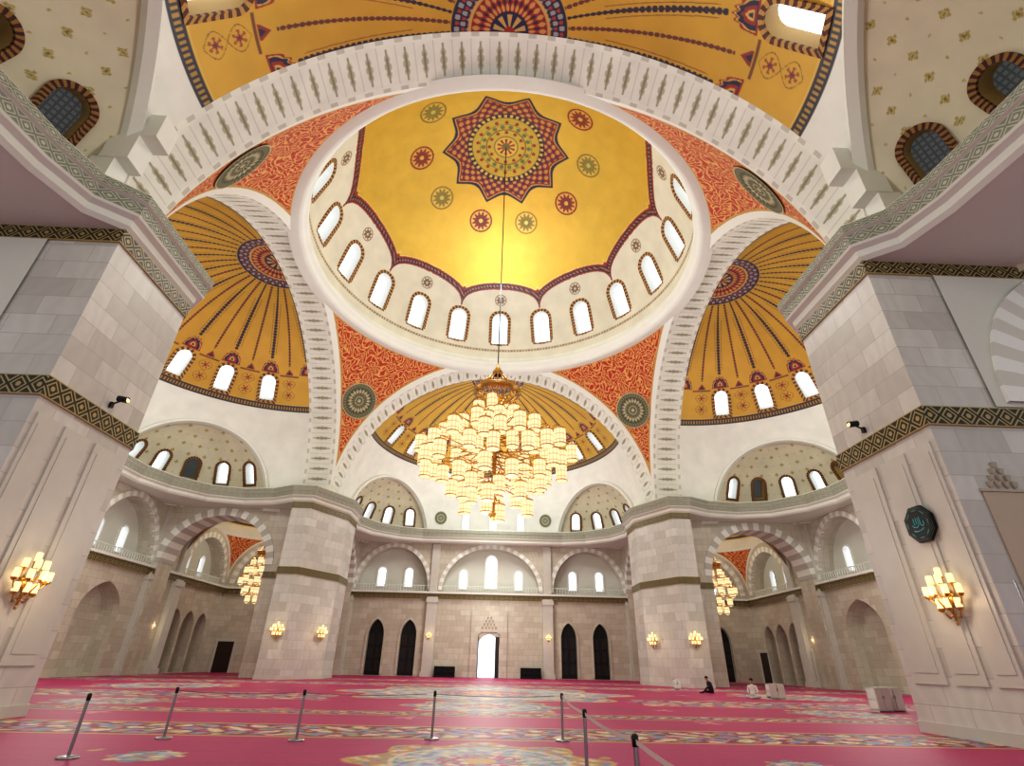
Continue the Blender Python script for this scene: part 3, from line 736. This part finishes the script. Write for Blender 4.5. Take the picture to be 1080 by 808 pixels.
# ---------------- floor / carpet
def carpet():
    x=np.linspace(-34,34,1300);y=-4+74*np.linspace(0,1,1400)**1.35
    X,Y=np.meshgrid(x,y);P=np.stack([X,Y,np.zeros_like(X)],-1)
    BASE=S(168,12,92)
    col=np.empty(P.shape);col[:]=BASE
    def fl(sc,ox=0):
        return np.sin((X+ox)/sc*2*math.pi+1.7*np.sin(Y/sc*3.1))*np.sin(Y/sc*2*math.pi+1.7*np.sin((X+ox)/sc*2.7+1))
    BL=S(104,130,168);CR=S(206,188,162);GO=S(190,150,80);DR=S(124,10,60);PK=S(202,104,140);GR=S(106,138,120)
    def flor(m,sc=1.0,bg=None):
        if bg is not None: col[m]=bg
        f=fl(sc);g=fl(sc*0.6,0.4);h=fl(sc*0.8,1.3)
        col[m&(h>0.5)]=GR;col[m&(f>0.45)]=CR;col[m&(f<-0.45)]=BL;col[m&(g>0.66)]=GO;col[m&(g<-0.72)]=PK
    m=((Y%1.25)<0.05);col[m]=S(146,8,78)
    def band(y0,y1,sc,bg=DR,lim=0):
        L=np.abs(X)>lim
        m=(Y>y0)&(Y<y1)&L;col[m]=bg;e=L&((np.abs(Y-y0)<0.08)|(np.abs(Y-y1)<0.08));col[e]=GO
        flor(L&(Y>y0+0.2)&(Y<y1-0.2),sc)
    band(14.9,17.5,1.35);band(20.8,22.2,1.0);band(27.5,32,2.0,S(150,28,94),7.5);band(44,48,2.2,S(150,28,94));band(54,57,2.2)
    def med(cx,cy,r,bgc=S(96,92,130),k=1.0):
        d=np.hypot(X-cx,(Y-cy));an=np.arctan2(Y-cy,X-cx);rb=r*(0.9+0.1*np.cos(8*an))
        m=d<rb;col[m]=GO;m=d<rb*0.96;flor(m,1.2*k,bgc)
        m=d<r*0.66;col[m]=CR;m=(d<r*0.63);flor(m,1.0*k,S(150,178,190));m=d<r*0.32;flor(m,0.8*k,S(166,24,96));m=d<r*0.12;col[m]=GO
    med(0,36,9.0,S(130,146,172),1.6);med(0,25.4,3.6,S(114,130,160),1.1);med(0,11.9,2.6,S(176,134,60),0.7)
    for s in (-1,1):
        med(s*20,38,4.5,S(140,60,110),1.5);med(s*6.2,11.9,0.7);med(s*15,24.8,2.4,S(144,20,86),1.0)
    gx=(X%5.0)-2.5;gy=((Y+2.5*(np.floor(X/5)%2))%5.0)-2.5;d=np.hypot(gx,gy);an=np.arctan2(gy,gx)
    base=np.all(np.abs(col-BASE)<1e-6,axis=-1)
    m=base&(d<0.36+0.18*np.cos(5*an))&(Y>19);col[m]=S(200,108,144);m=base&(d<0.14);col[m]=GO
    m=newmat('carpet',rough=0.55,spec=0.45);t=NT(m);a=t.n('ShaderNodeAttribute',attribute_name='Col')
    n=t.noise(6,t.obj(),4);n2=t.noise(0.15,t.obj(),2)
    f=t.m('MULTIPLY',t.m('MULTIPLY_ADD',n,0.3,0.85),t.m('MULTIPLY_ADD',n2,0.6,0.72))
    xx=t.n('ShaderNodeVectorMath',operation='SCALE');t.set(xx.inputs[0],a.outputs['Color']);t.set(xx.inputs['Scale'],f);t.color(xx.outputs[0])
    me=grid_mesh('floor',P,m,COL=col,smooth=False)
    o=link(bpy.data.objects.new('floor',me));tag(o,'magenta carpet floor with floral borders and medallions','carpet',kind='structure')
carpet()
# ---------------- lamps
def lamp_mesh(r,h,name):
    mb=MB();mb.lathe([(0.001,-h/2+0.02),(r*0.9,-h/2+0.02),(r,-h/2+0.06),(r,h/2-0.06),(r*0.9,h/2),(0.001,h/2)],14,0)
    mb.lathe([(r*1.0,-h/2),(r*1.06,-h/2),(r*1.06,-h/2+0.07),(r*1.0,-h/2+0.07)],14,1)
    mb.lathe([(r*1.0,h/2-0.07),(r*1.06,h/2-0.07),(r*1.06,h/2),(r*0.5,h/2+0.08),(r*0.1,h/2+0.2),(0.001,h/2+0.21)],14,1)
    mb.lathe([(0.001,-h/2-0.12),(r*0.2,-h/2-0.08),(r*0.6,-h/2),(r,-h/2)],14,0)
    return mb.mesh(name,[M_shade,M_brass],True)
def chandelier(cx,cy,tiers,r,h,ztop,zc,crown,label,zmin,name='chandelier',arm=0.05,jit=0.0):
    rnd=random.Random(5);pos=[]
    for z,R_,n in tiers:
        for i in range(n):
            a=2*math.pi*(i+0.37*z)/n+rnd.uniform(-.06,.06);dz=jit*((i%2)-0.5)*1.3+rnd.uniform(-jit,jit)*0.5;rj=R_+rnd.uniform(-jit,jit)*0.9
            pos.append((rj*math.cos(a),rj*math.sin(a),z+dz))
    mb=MB()
    mb.lathe([(0.001,zmin-0.5*crown),(0.1*crown,zmin-0.3*crown),(0.25*crown,zmin-0.1),(0.12*crown,zmin),(0.1*crown,zc-1*crown),(0.3*crown,zc-0.5*crown),(0.1*crown,zc)],12,0)
    for x,y,z in pos:
        zz=z+h/2+0.15
        mb.tube((0,0,zz+0.5*crown),(x*0.6,y*0.6,zz+0.1),arm*0.8,5,0);mb.tube((x*0.6,y*0.6,zz+0.1),(x,y,zz+0.2),arm*0.7,5,0)
        mb.tube((x,y,zz+0.22),(x,y,z+h/2+0.1),arm*0.7,5,0)
    body=mb.obj(name,[M_brass],None,Matrix.Translation((cx,cy,0)),True);tag(body,label,'chandelier')
    mb=MB();c=crown
    mb.lathe([(1.2*c,zc-0.2),(1.4*c,zc),(1.4*c,zc+0.2),(1.25*c,zc+0.25),(1.2*c,zc-0.2)],32,0)
    for i in range(16):
        a=2*math.pi*i/16;p=(1.3*c*math.cos(a),1.3*c*math.sin(a),zc+0.2)
        mb.tube(p,(0.2*c*math.cos(a),0.2*c*math.sin(a),zc+1.3*c),0.035*c,6,0)
        mb.tube(p,(1.45*c*math.cos(a),1.45*c*math.sin(a),zc+0.55*c),0.06*c,6,0,0.01)
        mb.tube((1.3*c*math.cos(a),1.3*c*math.sin(a),zc-0.1),(0.3*c*math.cos(a),0.3*c*math.sin(a),zc-1.0*c),0.035*c,6,0)
    mb.lathe([(0.25*c,zc+1.2*c),(0.32*c,zc+1.4*c),(0.08*c,zc+1.8*c),(0.03,zc+2.1*c)],16,0)
    mb.obj('crown',[M_brass],body,Matrix.Identity(4),True)
    mb=MB();mb.tube((0,0,zc+1.9*c),(0,0,ztop),0.045,6,0);mb.obj('suspension_cable',[M_dark],body,Matrix.Identity(4))
    lm=lamp_mesh(r,h,'lamp_shade')
    for p in pos:
        q=bpy.data.objects.new('lamp_shade',lm);link(q,body,Matrix.Translation(p))
    return body
chandelier(0,CY,[(19.0,0.6,3),(18.1,1.6,6),(17.2,2.9,9),(16.3,4.2,13),(15.3,5.5,16),(15.5,2.8,7),(14.3,5.0,15),(14.0,2.2,6),(13.2,3.7,11),(12.5,1.8,6),(11.9,2.4,6),(11.2,0.6,2)],0.42,1.2,50.2,20.4,1.35,'giant brass chandelier with dense cluster of glowing cylindrical glass lamps',10.9,arm=0.055,jit=0.34)
for sx in (-1,1):
    chandelier(sx*26.5,CY+26.5,[(11.2,0.7,4),(10.2,1.35,8),(9.2,1.7,9),(8.2,1.1,6),(7.4,0.4,3)],0.28,0.8,20.0,12.2,0.5,'small brass chandelier with glowing glass lamps in corner bay',7.2,arm=0.03,jit=0.12)
def cup_mesh():
    mb=MB();mb.lathe([(0.001,-0.12),(0.07,-0.12),(0.085,-0.06),(0.085,0.14),(0.07,0.17),(0.001,0.17)],10,0);mb.lathe([(0.001,-0.18),(0.05,-0.16),(0.09,-0.11),(0.088,-0.08)],10,1)
    return mb.mesh('lamp_shade',[M_bulb,M_brass],True)
CUP=cup_mesh()
def sconce_meshes():
    mb=MB();mb.lathe([(0.001,0),(0.16,0.0),(0.22,0.03),(0.1,0.1),(0.04,0.14),(0.001,0.15)],16,0,Matrix.Rotation(math.pi/2,4,'X'))
    pts=[]
    for z,n,r,tz in ((-0.15,5,0.6,0.05),(0.18,4,0.42,0.34),(-0.4,4,0.36,-0.3),(0.3,1,0.12,0.55)):
        for i in range(n):
            a=math.pi*(i+0.5)/n;x=r*math.cos(a);y=-r*0.75*math.sin(a)-0.05
            mb.tube((0,-0.08,z),(x*0.6,y*0.6,z-0.12),0.022,6,0);mb.tube((x*0.6,y*0.6,z-0.12),(x,y,tz),0.02,6,0);pts.append((x,y,tz+0.12))
    mb.tube((0,-0.1,-0.6),(0,-0.1,0.55),0.035,8,0);mb.lathe([(0.001,-0.72),(0.05,-0.66),(0.02,-0.58)],8,0,Matrix.Translation((0,-0.1,0)))
    return mb.mesh('wall_sconce',[M_brass],True),pts
SM,SP=sconce_meshes()
def sconce(x,y,z,ang,sc=1.0):
    o=bpy.data.objects.new('wall_sconce',SM);link(o,None,Matrix.Translation((x,y,z))@Matrix.Rotation(ang,4,'Z')@Matrix.Scale(sc,4))
    tag(o,'brass wall sconce with clustered glowing glass cups','wall lamp','wall sconces')
    for p in SP:
        c=bpy.data.objects.new('lamp_shade',CUP);link(c,o,Matrix.Translation(p))
    L=bpy.data.lights.new('sconce_light','POINT');L.energy=50*sc;L.color=(1,0.76,0.5);L.shadow_soft_size=0.3
    lo=bpy.data.objects.new('sconce_light',L);link(lo,o,Matrix.Translation((0,-0.7,0.1)))
sconce(-13.4,16.2,3.4,math.pi/2,1.0);sconce(13.4,15.4,3.5,-math.pi/2,1.0)
for s in (-1,1):
    sconce(s*18.3,CY+13.88,3.6,0,0.95)
    sconce(s*15.6,CY+17.4,3.6,-s*1.07,0.95)
    sconce(s*7.15,CY+WV-0.75,4.2,0,0.55)
    sconce(s*32.9,CY+20,4.0,-s*math.pi/2,0.8)
for s in (-1,1):
    mb=MB();mb.box((0,0.03,0),(0.12,0.1,0.2));mb.tube((0,0,0.05),(0,-0.3,0.2),0.03,8);mb.tube((0,-0.12,0.26),(0,-0.46,0.2),0.11,14)
    o=mb.obj('spotlight',[M_black],None,Matrix.Translation((s*13.4,16.6,9.3))@Matrix.Rotation(s*-math.pi/2,4,'Z'));tag(o,'small black spotlight on stone pier above carved band','spotlight','pier spotlights')
    mb=MB();mb.lathe([(0.001,0),(0.09,0)],14,0,Matrix.Translation((0,-0.47,0.2))@Matrix.Rotation(math.pi/2,4,'X'));mb.obj('lamp_lens',[M_bulb],o,Matrix.Identity(4))
# octagonal plaque
M_navy=newmat('black_enamel',(10,12,14),0.35,spec=0.2);M_teal=newmat('teal_enamel',(90,180,185),0.3);M_grey=newmat('dark_bronze',(80,78,70),0.4,0.5)
mb=MB()
def oct_(r,y,mat,rot=math.pi/8,h=0.05):
    V=[];
    for yy in (y,y-h):
        for i in range(8):
            a=rot+i*math.pi/4;V.append((r*math.cos(a),yy,r*math.sin(a)))
    mb.add(V,[tuple(range(8)),tuple(range(8,16))]+[(i,(i+1)%8,8+(i+1)%8,8+i) for i in range(8)],mat)
oct_(0.58,0.0,0,h=0.1);oct_(0.52,-0.1,1,h=0.015);oct_(0.49,-0.11,0,h=0.015)
def stroke(pts,r=0.014,k=0.9):
    for a,b in zip(pts[:-1],pts[1:]): mb.tube((a[0]*k,-0.13,a[1]*k),(b[0]*k,-0.13,b[1]*k),r,6,2)
stroke([(-0.26,0.0),(-0.2,-0.08),(-0.08,-0.1),(0.02,-0.06),(0.06,0.04),(0.04,0.2)])
stroke([(0.12,0.22),(0.12,-0.06),(0.2,-0.1),(0.26,-0.04),(0.26,0.06)])
stroke([(-0.14,0.2),(-0.14,-0.02)]);stroke([(-0.04,0.22),(-0.04,0.0)]);stroke([(-0.24,-0.2),(-0.1,-0.24),(0.08,-0.22),(0.22,-0.16)])
for i in range(8):
    a=i*math.pi/4;stroke([(0.46*math.cos(a-0.2),0.46*math.sin(a-0.2)),(0.46*math.cos(a+0.2),0.46*math.sin(a+0.2))],0.01)
o=mb.obj('octagonal_plaque',[M_navy,M_grey,M_teal],None,Matrix.Translation((13.4,15.5,5.65))@Matrix.Rotation(-math.pi/2,4,'Z'))
tag(o,'octagonal black plaque with turquoise calligraphy on pier','wall plaque')
# ---------------- stanchions
def stanchion_meshes():
    a=MB();a.lathe([(0.001,0),(0.18,0),(0.18,0.02),(0.15,0.035),(0.04,0.05),(0.001,0.05)],24)
    b=MB();b.lathe([(0.028,0.04),(0.028,0.9)],12)
    c=MB();c.lathe([(0.001,0.88),(0.035,0.88),(0.038,0.98),(0.02,1.0),(0.001,1.0)],12)
    return a.mesh('base',[M_chrome],True),b.mesh('post',[M_chrome],True),c.mesh('belt_head',[M_black],True)
SA,SB,SC=stanchion_meshes()
sp=[(-7.35,11.5),(-7.15,14.2),(-4.2,14.2),(-1.2,14.8),(1.95,14.9),(1.7,9.9),(1.7,6.6),(1.65,3.2)]
posts=[]
for x,y in sp:
    o=bpy.data.objects.new('stanchion',SB);link(o,None,Matrix.Translation((x,y,0)));tag(o,'slim chrome barrier post standing on carpet','barrier post','barrier posts');posts.append(o)
    for nm,me in (('base',SA),('belt_head',SC)): link(bpy.data.objects.new(nm,me),o,Matrix.Identity(4))
M_belt=newmat('belt_grey',(110,96,100),0.7);M_beltw=newmat('belt_light',(214,206,196),0.7)
def belt(i,mat,hh):
    mb=MB();V=[]
    n=12;b=Vector((sp[i+1][0]-sp[i][0],sp[i+1][1]-sp[i][1],0));d=b.normalized();a=d*0.02;b=b-d*0.2
    for j in range(n+1):
        t=j/n;p=a+(b-a)*t;z=0.93-0.04*4*t*(1-t)
        V+=[(p.x,p.y,z-hh),(p.x,p.y,z+hh)]
    mb.add(V,[(2*j,2*j+2,2*j+3,2*j+1) for j in range(n)]);mb.obj('belt',[mat],posts[i],Matrix.Identity(4))
for i in range(1,4): belt(i,M_belt,0.007)
for i in range(4,7): belt(i,M_beltw,0.025)
# ---------------- furniture
def shelf(x,y,w,d,h,mat,label,name,cat,rot=0,closed=False):
    mb=MB();t=0.04
    mb.box((0,0,h-t/2),(w,d,t));mb.box((0,0,0.08),(w,d,0.08));mb.box((-w/2+t/2,0,h/2),(t,d,h));mb.box((w/2-t/2,0,h/2),(t,d,h));mb.box((0,d/2-0.02,h/2),(w,0.03,h));mb.box((0,0,h*0.5),(w,d,t))
    if not closed:
        for i in (1,2): mb.box((-w/2+w*i/3,0,h/2),(t,d*0.95,h))
    o=mb.obj(name,[mat],None,Matrix.Translation((x,y,0))@Matrix.Rotation(rot,4,'Z'));tag(o,label,cat)
    if closed:
        for sgn in (-1,1):
            mb=MB();mb.box((sgn*w/4,-d/2-0.012,h*0.52),(w/2-0.03,0.022,h*0.86));mb.obj('door',[mat],o,Matrix.Identity(4))
        mb=MB();mb.box((-0.04,-d/2-0.035,h*0.6),(0.015,0.02,0.12));mb.box((0.04,-d/2-0.035,h*0.6),(0.015,0.02,0.12));mb.obj('handle',[M_chrome],o,Matrix.Identity(4))
    return o
M_wp=newmat('white_laminate',(226,228,222),0.4)
for s in (-1,1): shelf(s*5.0,CY+WV-1.0,2.4,0.6,1.1,M_black,'low black bookshelf standing by end wall','bookshelf','bookshelf')
shelf(17.9,26.6,0.8,0.45,0.95,M_wp,'white cabinet standing on carpet near pier','cabinet','cabinet',0.25,True)
shelf(18.85,27.1,0.75,0.45,0.95,M_wp,'white cabinet standing on carpet near pier','cabinet','cabinet',-0.1,True)
shelf(17.6,35.6,0.95,0.45,0.8,M_wp,'low white book cabinet beside seated man','cabinet','cabinet',0,True)
shelf(15.2,46.9,0.5,0.4,0.7,M_wp,'small white cabinet at foot of pier','cabinet','cabinet',0,True)
mb=MB();mb.lathe([(0.03,0.0),(0.03,3.6),(0.001,3.62)],10);mb.lathe([(0.001,0),(0.2,0),(0.2,0.03),(0.03,0.05)],20)
o=mb.obj('metal_pole',[M_chrome],None,Matrix.Translation((12.7,12.6,0)),True);tag(o,'slender upright metal pole on floor by pier','pole')
# ---------------- people
def person(name,loc,rot,cloth,cloth2,label,pose,lean=0.0):
    skin=newmat(name+'_skin',(176,128,98),0.6);hair=newmat(name+'_hair',(28,22,20),0.8)
    c1=newmat(name+'_cloth',cloth,0.85);c2=newmat(name+'_trousers',cloth2,0.85)
    J=[];E=[]
    def v(x,y,z,r,ry=None): J.append((x,y,z,r,ry or r));return len(J)-1
    def u(x,y,z,r,ry=None): return v(x,y-lean*max(0,z-0.16),z,r,ry)
    def e(a,b): E.append((a,b))
    pel=v(0,0,0.16,0.15,0.13);ab=u(0,0.02,0.34,0.14,0.11);ch=u(0,0.0,0.52,0.17,0.12);nk0=u(0,-0.01,0.66,0.07);nk=u(0,-0.02,0.71,0.05)
    h1=u(0,-0.03,0.79,0.072,0.08);h2=u(0,-0.03,0.87,0.085,0.095);h3=u(0,-0.02,0.93,0.06)
    for a,b in ((pel,ab),(ab,ch),(ch,nk0),(nk0,nk),(nk,h1),(h1,h2),(h2,h3)): e(a,b)
    for s in (-1,1):
        if pose=='legs':
            hp=v(s*0.1,-0.05,0.13,0.1);kn=v(s*0.16,-0.42,0.38 if s>0 else 0.12,0.065);an=v(s*0.12,-0.72,0.08,0.042);to=v(s*0.13,-0.86,0.06,0.035)
        else:
            hp=v(s*0.12,-0.05,0.12,0.1);kn=v(s*0.36,-0.32,0.12,0.065);an=v(-s*0.02,-0.42-0.08*(s>0),0.07,0.045);to=v(-s*0.16,-0.4-0.08*(s>0),0.05,0.035)
        e(pel,hp);e(hp,kn);e(kn,an);e(an,to)
        sh=u(s*0.18,0,0.6,0.065);el=u(s*0.25,-0.08,0.36,0.045)
        wz=0.42 if (pose=='legs' and s>0) else 0.28
        wr=v(s*0.18,-0.28-lean*0.2,wz,0.03);pm=v(s*0.17,-0.35-lean*0.2,wz,0.033)
        e(ch,sh);e(sh,el);e(el,wr);e(wr,pm)
        px,py,pz=J[pm][:3]
        for i,(dx,l) in enumerate(((-0.03,0.075),(-0.01,0.085),(0.01,0.08),(0.028,0.065))):
            a=v(px+dx,py-0.05,pz,0.0095);b=v(px+dx,py-0.05-l*0.5,pz-0.02,0.0085);e(pm,a);e(a,b)
        a=v(px-s*0.04,py-0.01,pz+0.005,0.01);b=v(px-s*0.055,py-0.05,pz-0.005,0.009);e(pm,a);e(a,b)
    me=bpy.data.meshes.new(name+'_sk');me.from_pydata([j[:3] for j in J],E,[])
    o=bpy.data.objects.new('tmp',me);coll.objects.link(o)
    sk=o.modifiers.new('s','SKIN');ss=o.modifiers.new('u','SUBSURF');ss.levels=2
    for i,d in enumerate(me.skin_vertices[0].data): d.radius=(J[i][3],J[i][4]);d.use_root=(i==0)
    dg=bpy.context.evaluated_depsgraph_get();ev=o.evaluated_get(dg);m2=bpy.data.meshes.new_from_object(ev)
    bpy.data.objects.remove(o)
    for m in (skin,c1,c2,hair): m2.materials.append(m)
    zmin=min(v_.co.z for v_ in m2.vertices)
    for p in m2.polygons:
        c=p.center;p.use_smooth=True
        if c.z>0.69: p.material_index=0
        elif c.y<-0.3-lean*0.2 and abs(c.x)<0.26 and c.z>0.22 and c.z<0.5 and abs(abs(c.x)-0.17)<0.08 and not(pose=='legs' and c.x>0 and c.z<0.39): p.material_index=0
        elif c.z<0.24 or (c.y<-0.15 and c.z<0.42): p.material_index=2
        else: p.material_index=1
    sc=1.12
    ob=link(bpy.data.objects.new('person',m2),None,Matrix.Translation((loc[0],loc[1],-zmin*sc+0.002))@Matrix.Rotation(rot,4,'Z')@Matrix.Scale(sc,4));tag(ob,label,'person')
    sh_=Matrix.Translation((0,-lean*0.7,0))
    mb=MB()
    mb.lathe([(0.098,-0.01),(0.105,0.03),(0.095,0.07),(0.06,0.105),(0.001,0.115)],14,0,sh_@Matrix.Translation((0,-0.012,0.86))@Matrix.Rotation(-0.25,4,'X'))
    mb.obj('hair',[hair],ob,Matrix.Identity(4),True)
    mb=MB()
    for s in (-1,1):
        mb.lathe([(0.001,-0.008),(0.01,0),(0.001,0.008)],8,1,sh_@Matrix.Translation((s*0.032,-0.118,0.865)))
        mb.lathe([(0.001,-0.025),(0.013,0),(0.001,0.025)],8,0,sh_@Matrix.Translation((s*0.09,-0.03,0.85)))
    mb.lathe([(0.016,-0.02),(0.01,0.0),(0.001,0.03)],8,0,sh_@Matrix.Translation((0,-0.124,0.84)));mb.box((0,-0.106,0.805),(0.045,0.012,0.01),2,sh_)
    mb.obj('face_features',[skin,hair,newmat(name+'_lip',(140,70,60),0.6)],ob,Matrix.Identity(4))
person('man_dark',(15.8,41.0),-math.pi*0.45,(38,42,60),(30,32,44),'seated person in dark navy clothes bending forward over one knee','legs',0.45)
person('man_white',(16.2,35.6),-0.5,(226,224,218),(200,198,194),'person in white robe sitting cross-legged on carpet','cross')
# ---------------- lights
def plight(loc,e,col,r):
    L=bpy.data.lights.new('fill_light','POINT');L.energy=e;L.color=col;L.shadow_soft_size=r  # soft point light added to fill the hall, not set in a modelled lamp
    o=bpy.data.objects.new('fill_light',L);link(o,None,Matrix.Translation(loc))
plight((0,CY,31.5),5700,(0.98,1,0.99),2.6)
plight((0,CY,9),1500,(1,0.97,0.92),3)
for k in range(4):
    p=RK(k)@Vector((0,25,20.5));plight(p,{0:2900,1:2100,2:2400,3:2100}[k],(0.98,1,0.99),1.6)  # unseen fill added inside each half dome to brighten its vault
for s in (-1,1):
    plight((s*27.5,CY+27.5,13.5),450,(1,0.93,0.8),1)
    plight((s*26,CY+3,8),1050,(1,0.96,0.88),2)
plight((0,CY+24,7),1500,(1,0.97,0.9),2)  # added fill without a fixture, lifts the lower end wall
w=bpy.data.worlds.new('world');scene.world=w;w.use_nodes=True;bg=w.node_tree.nodes['Background'];bg.inputs[0].default_value=(0.95,1,1,1);bg.inputs[1].default_value=0.85
scene.view_settings.view_transform='Standard'
scene.view_settings.exposure=0.15
scene.view_settings.gamma=0.86
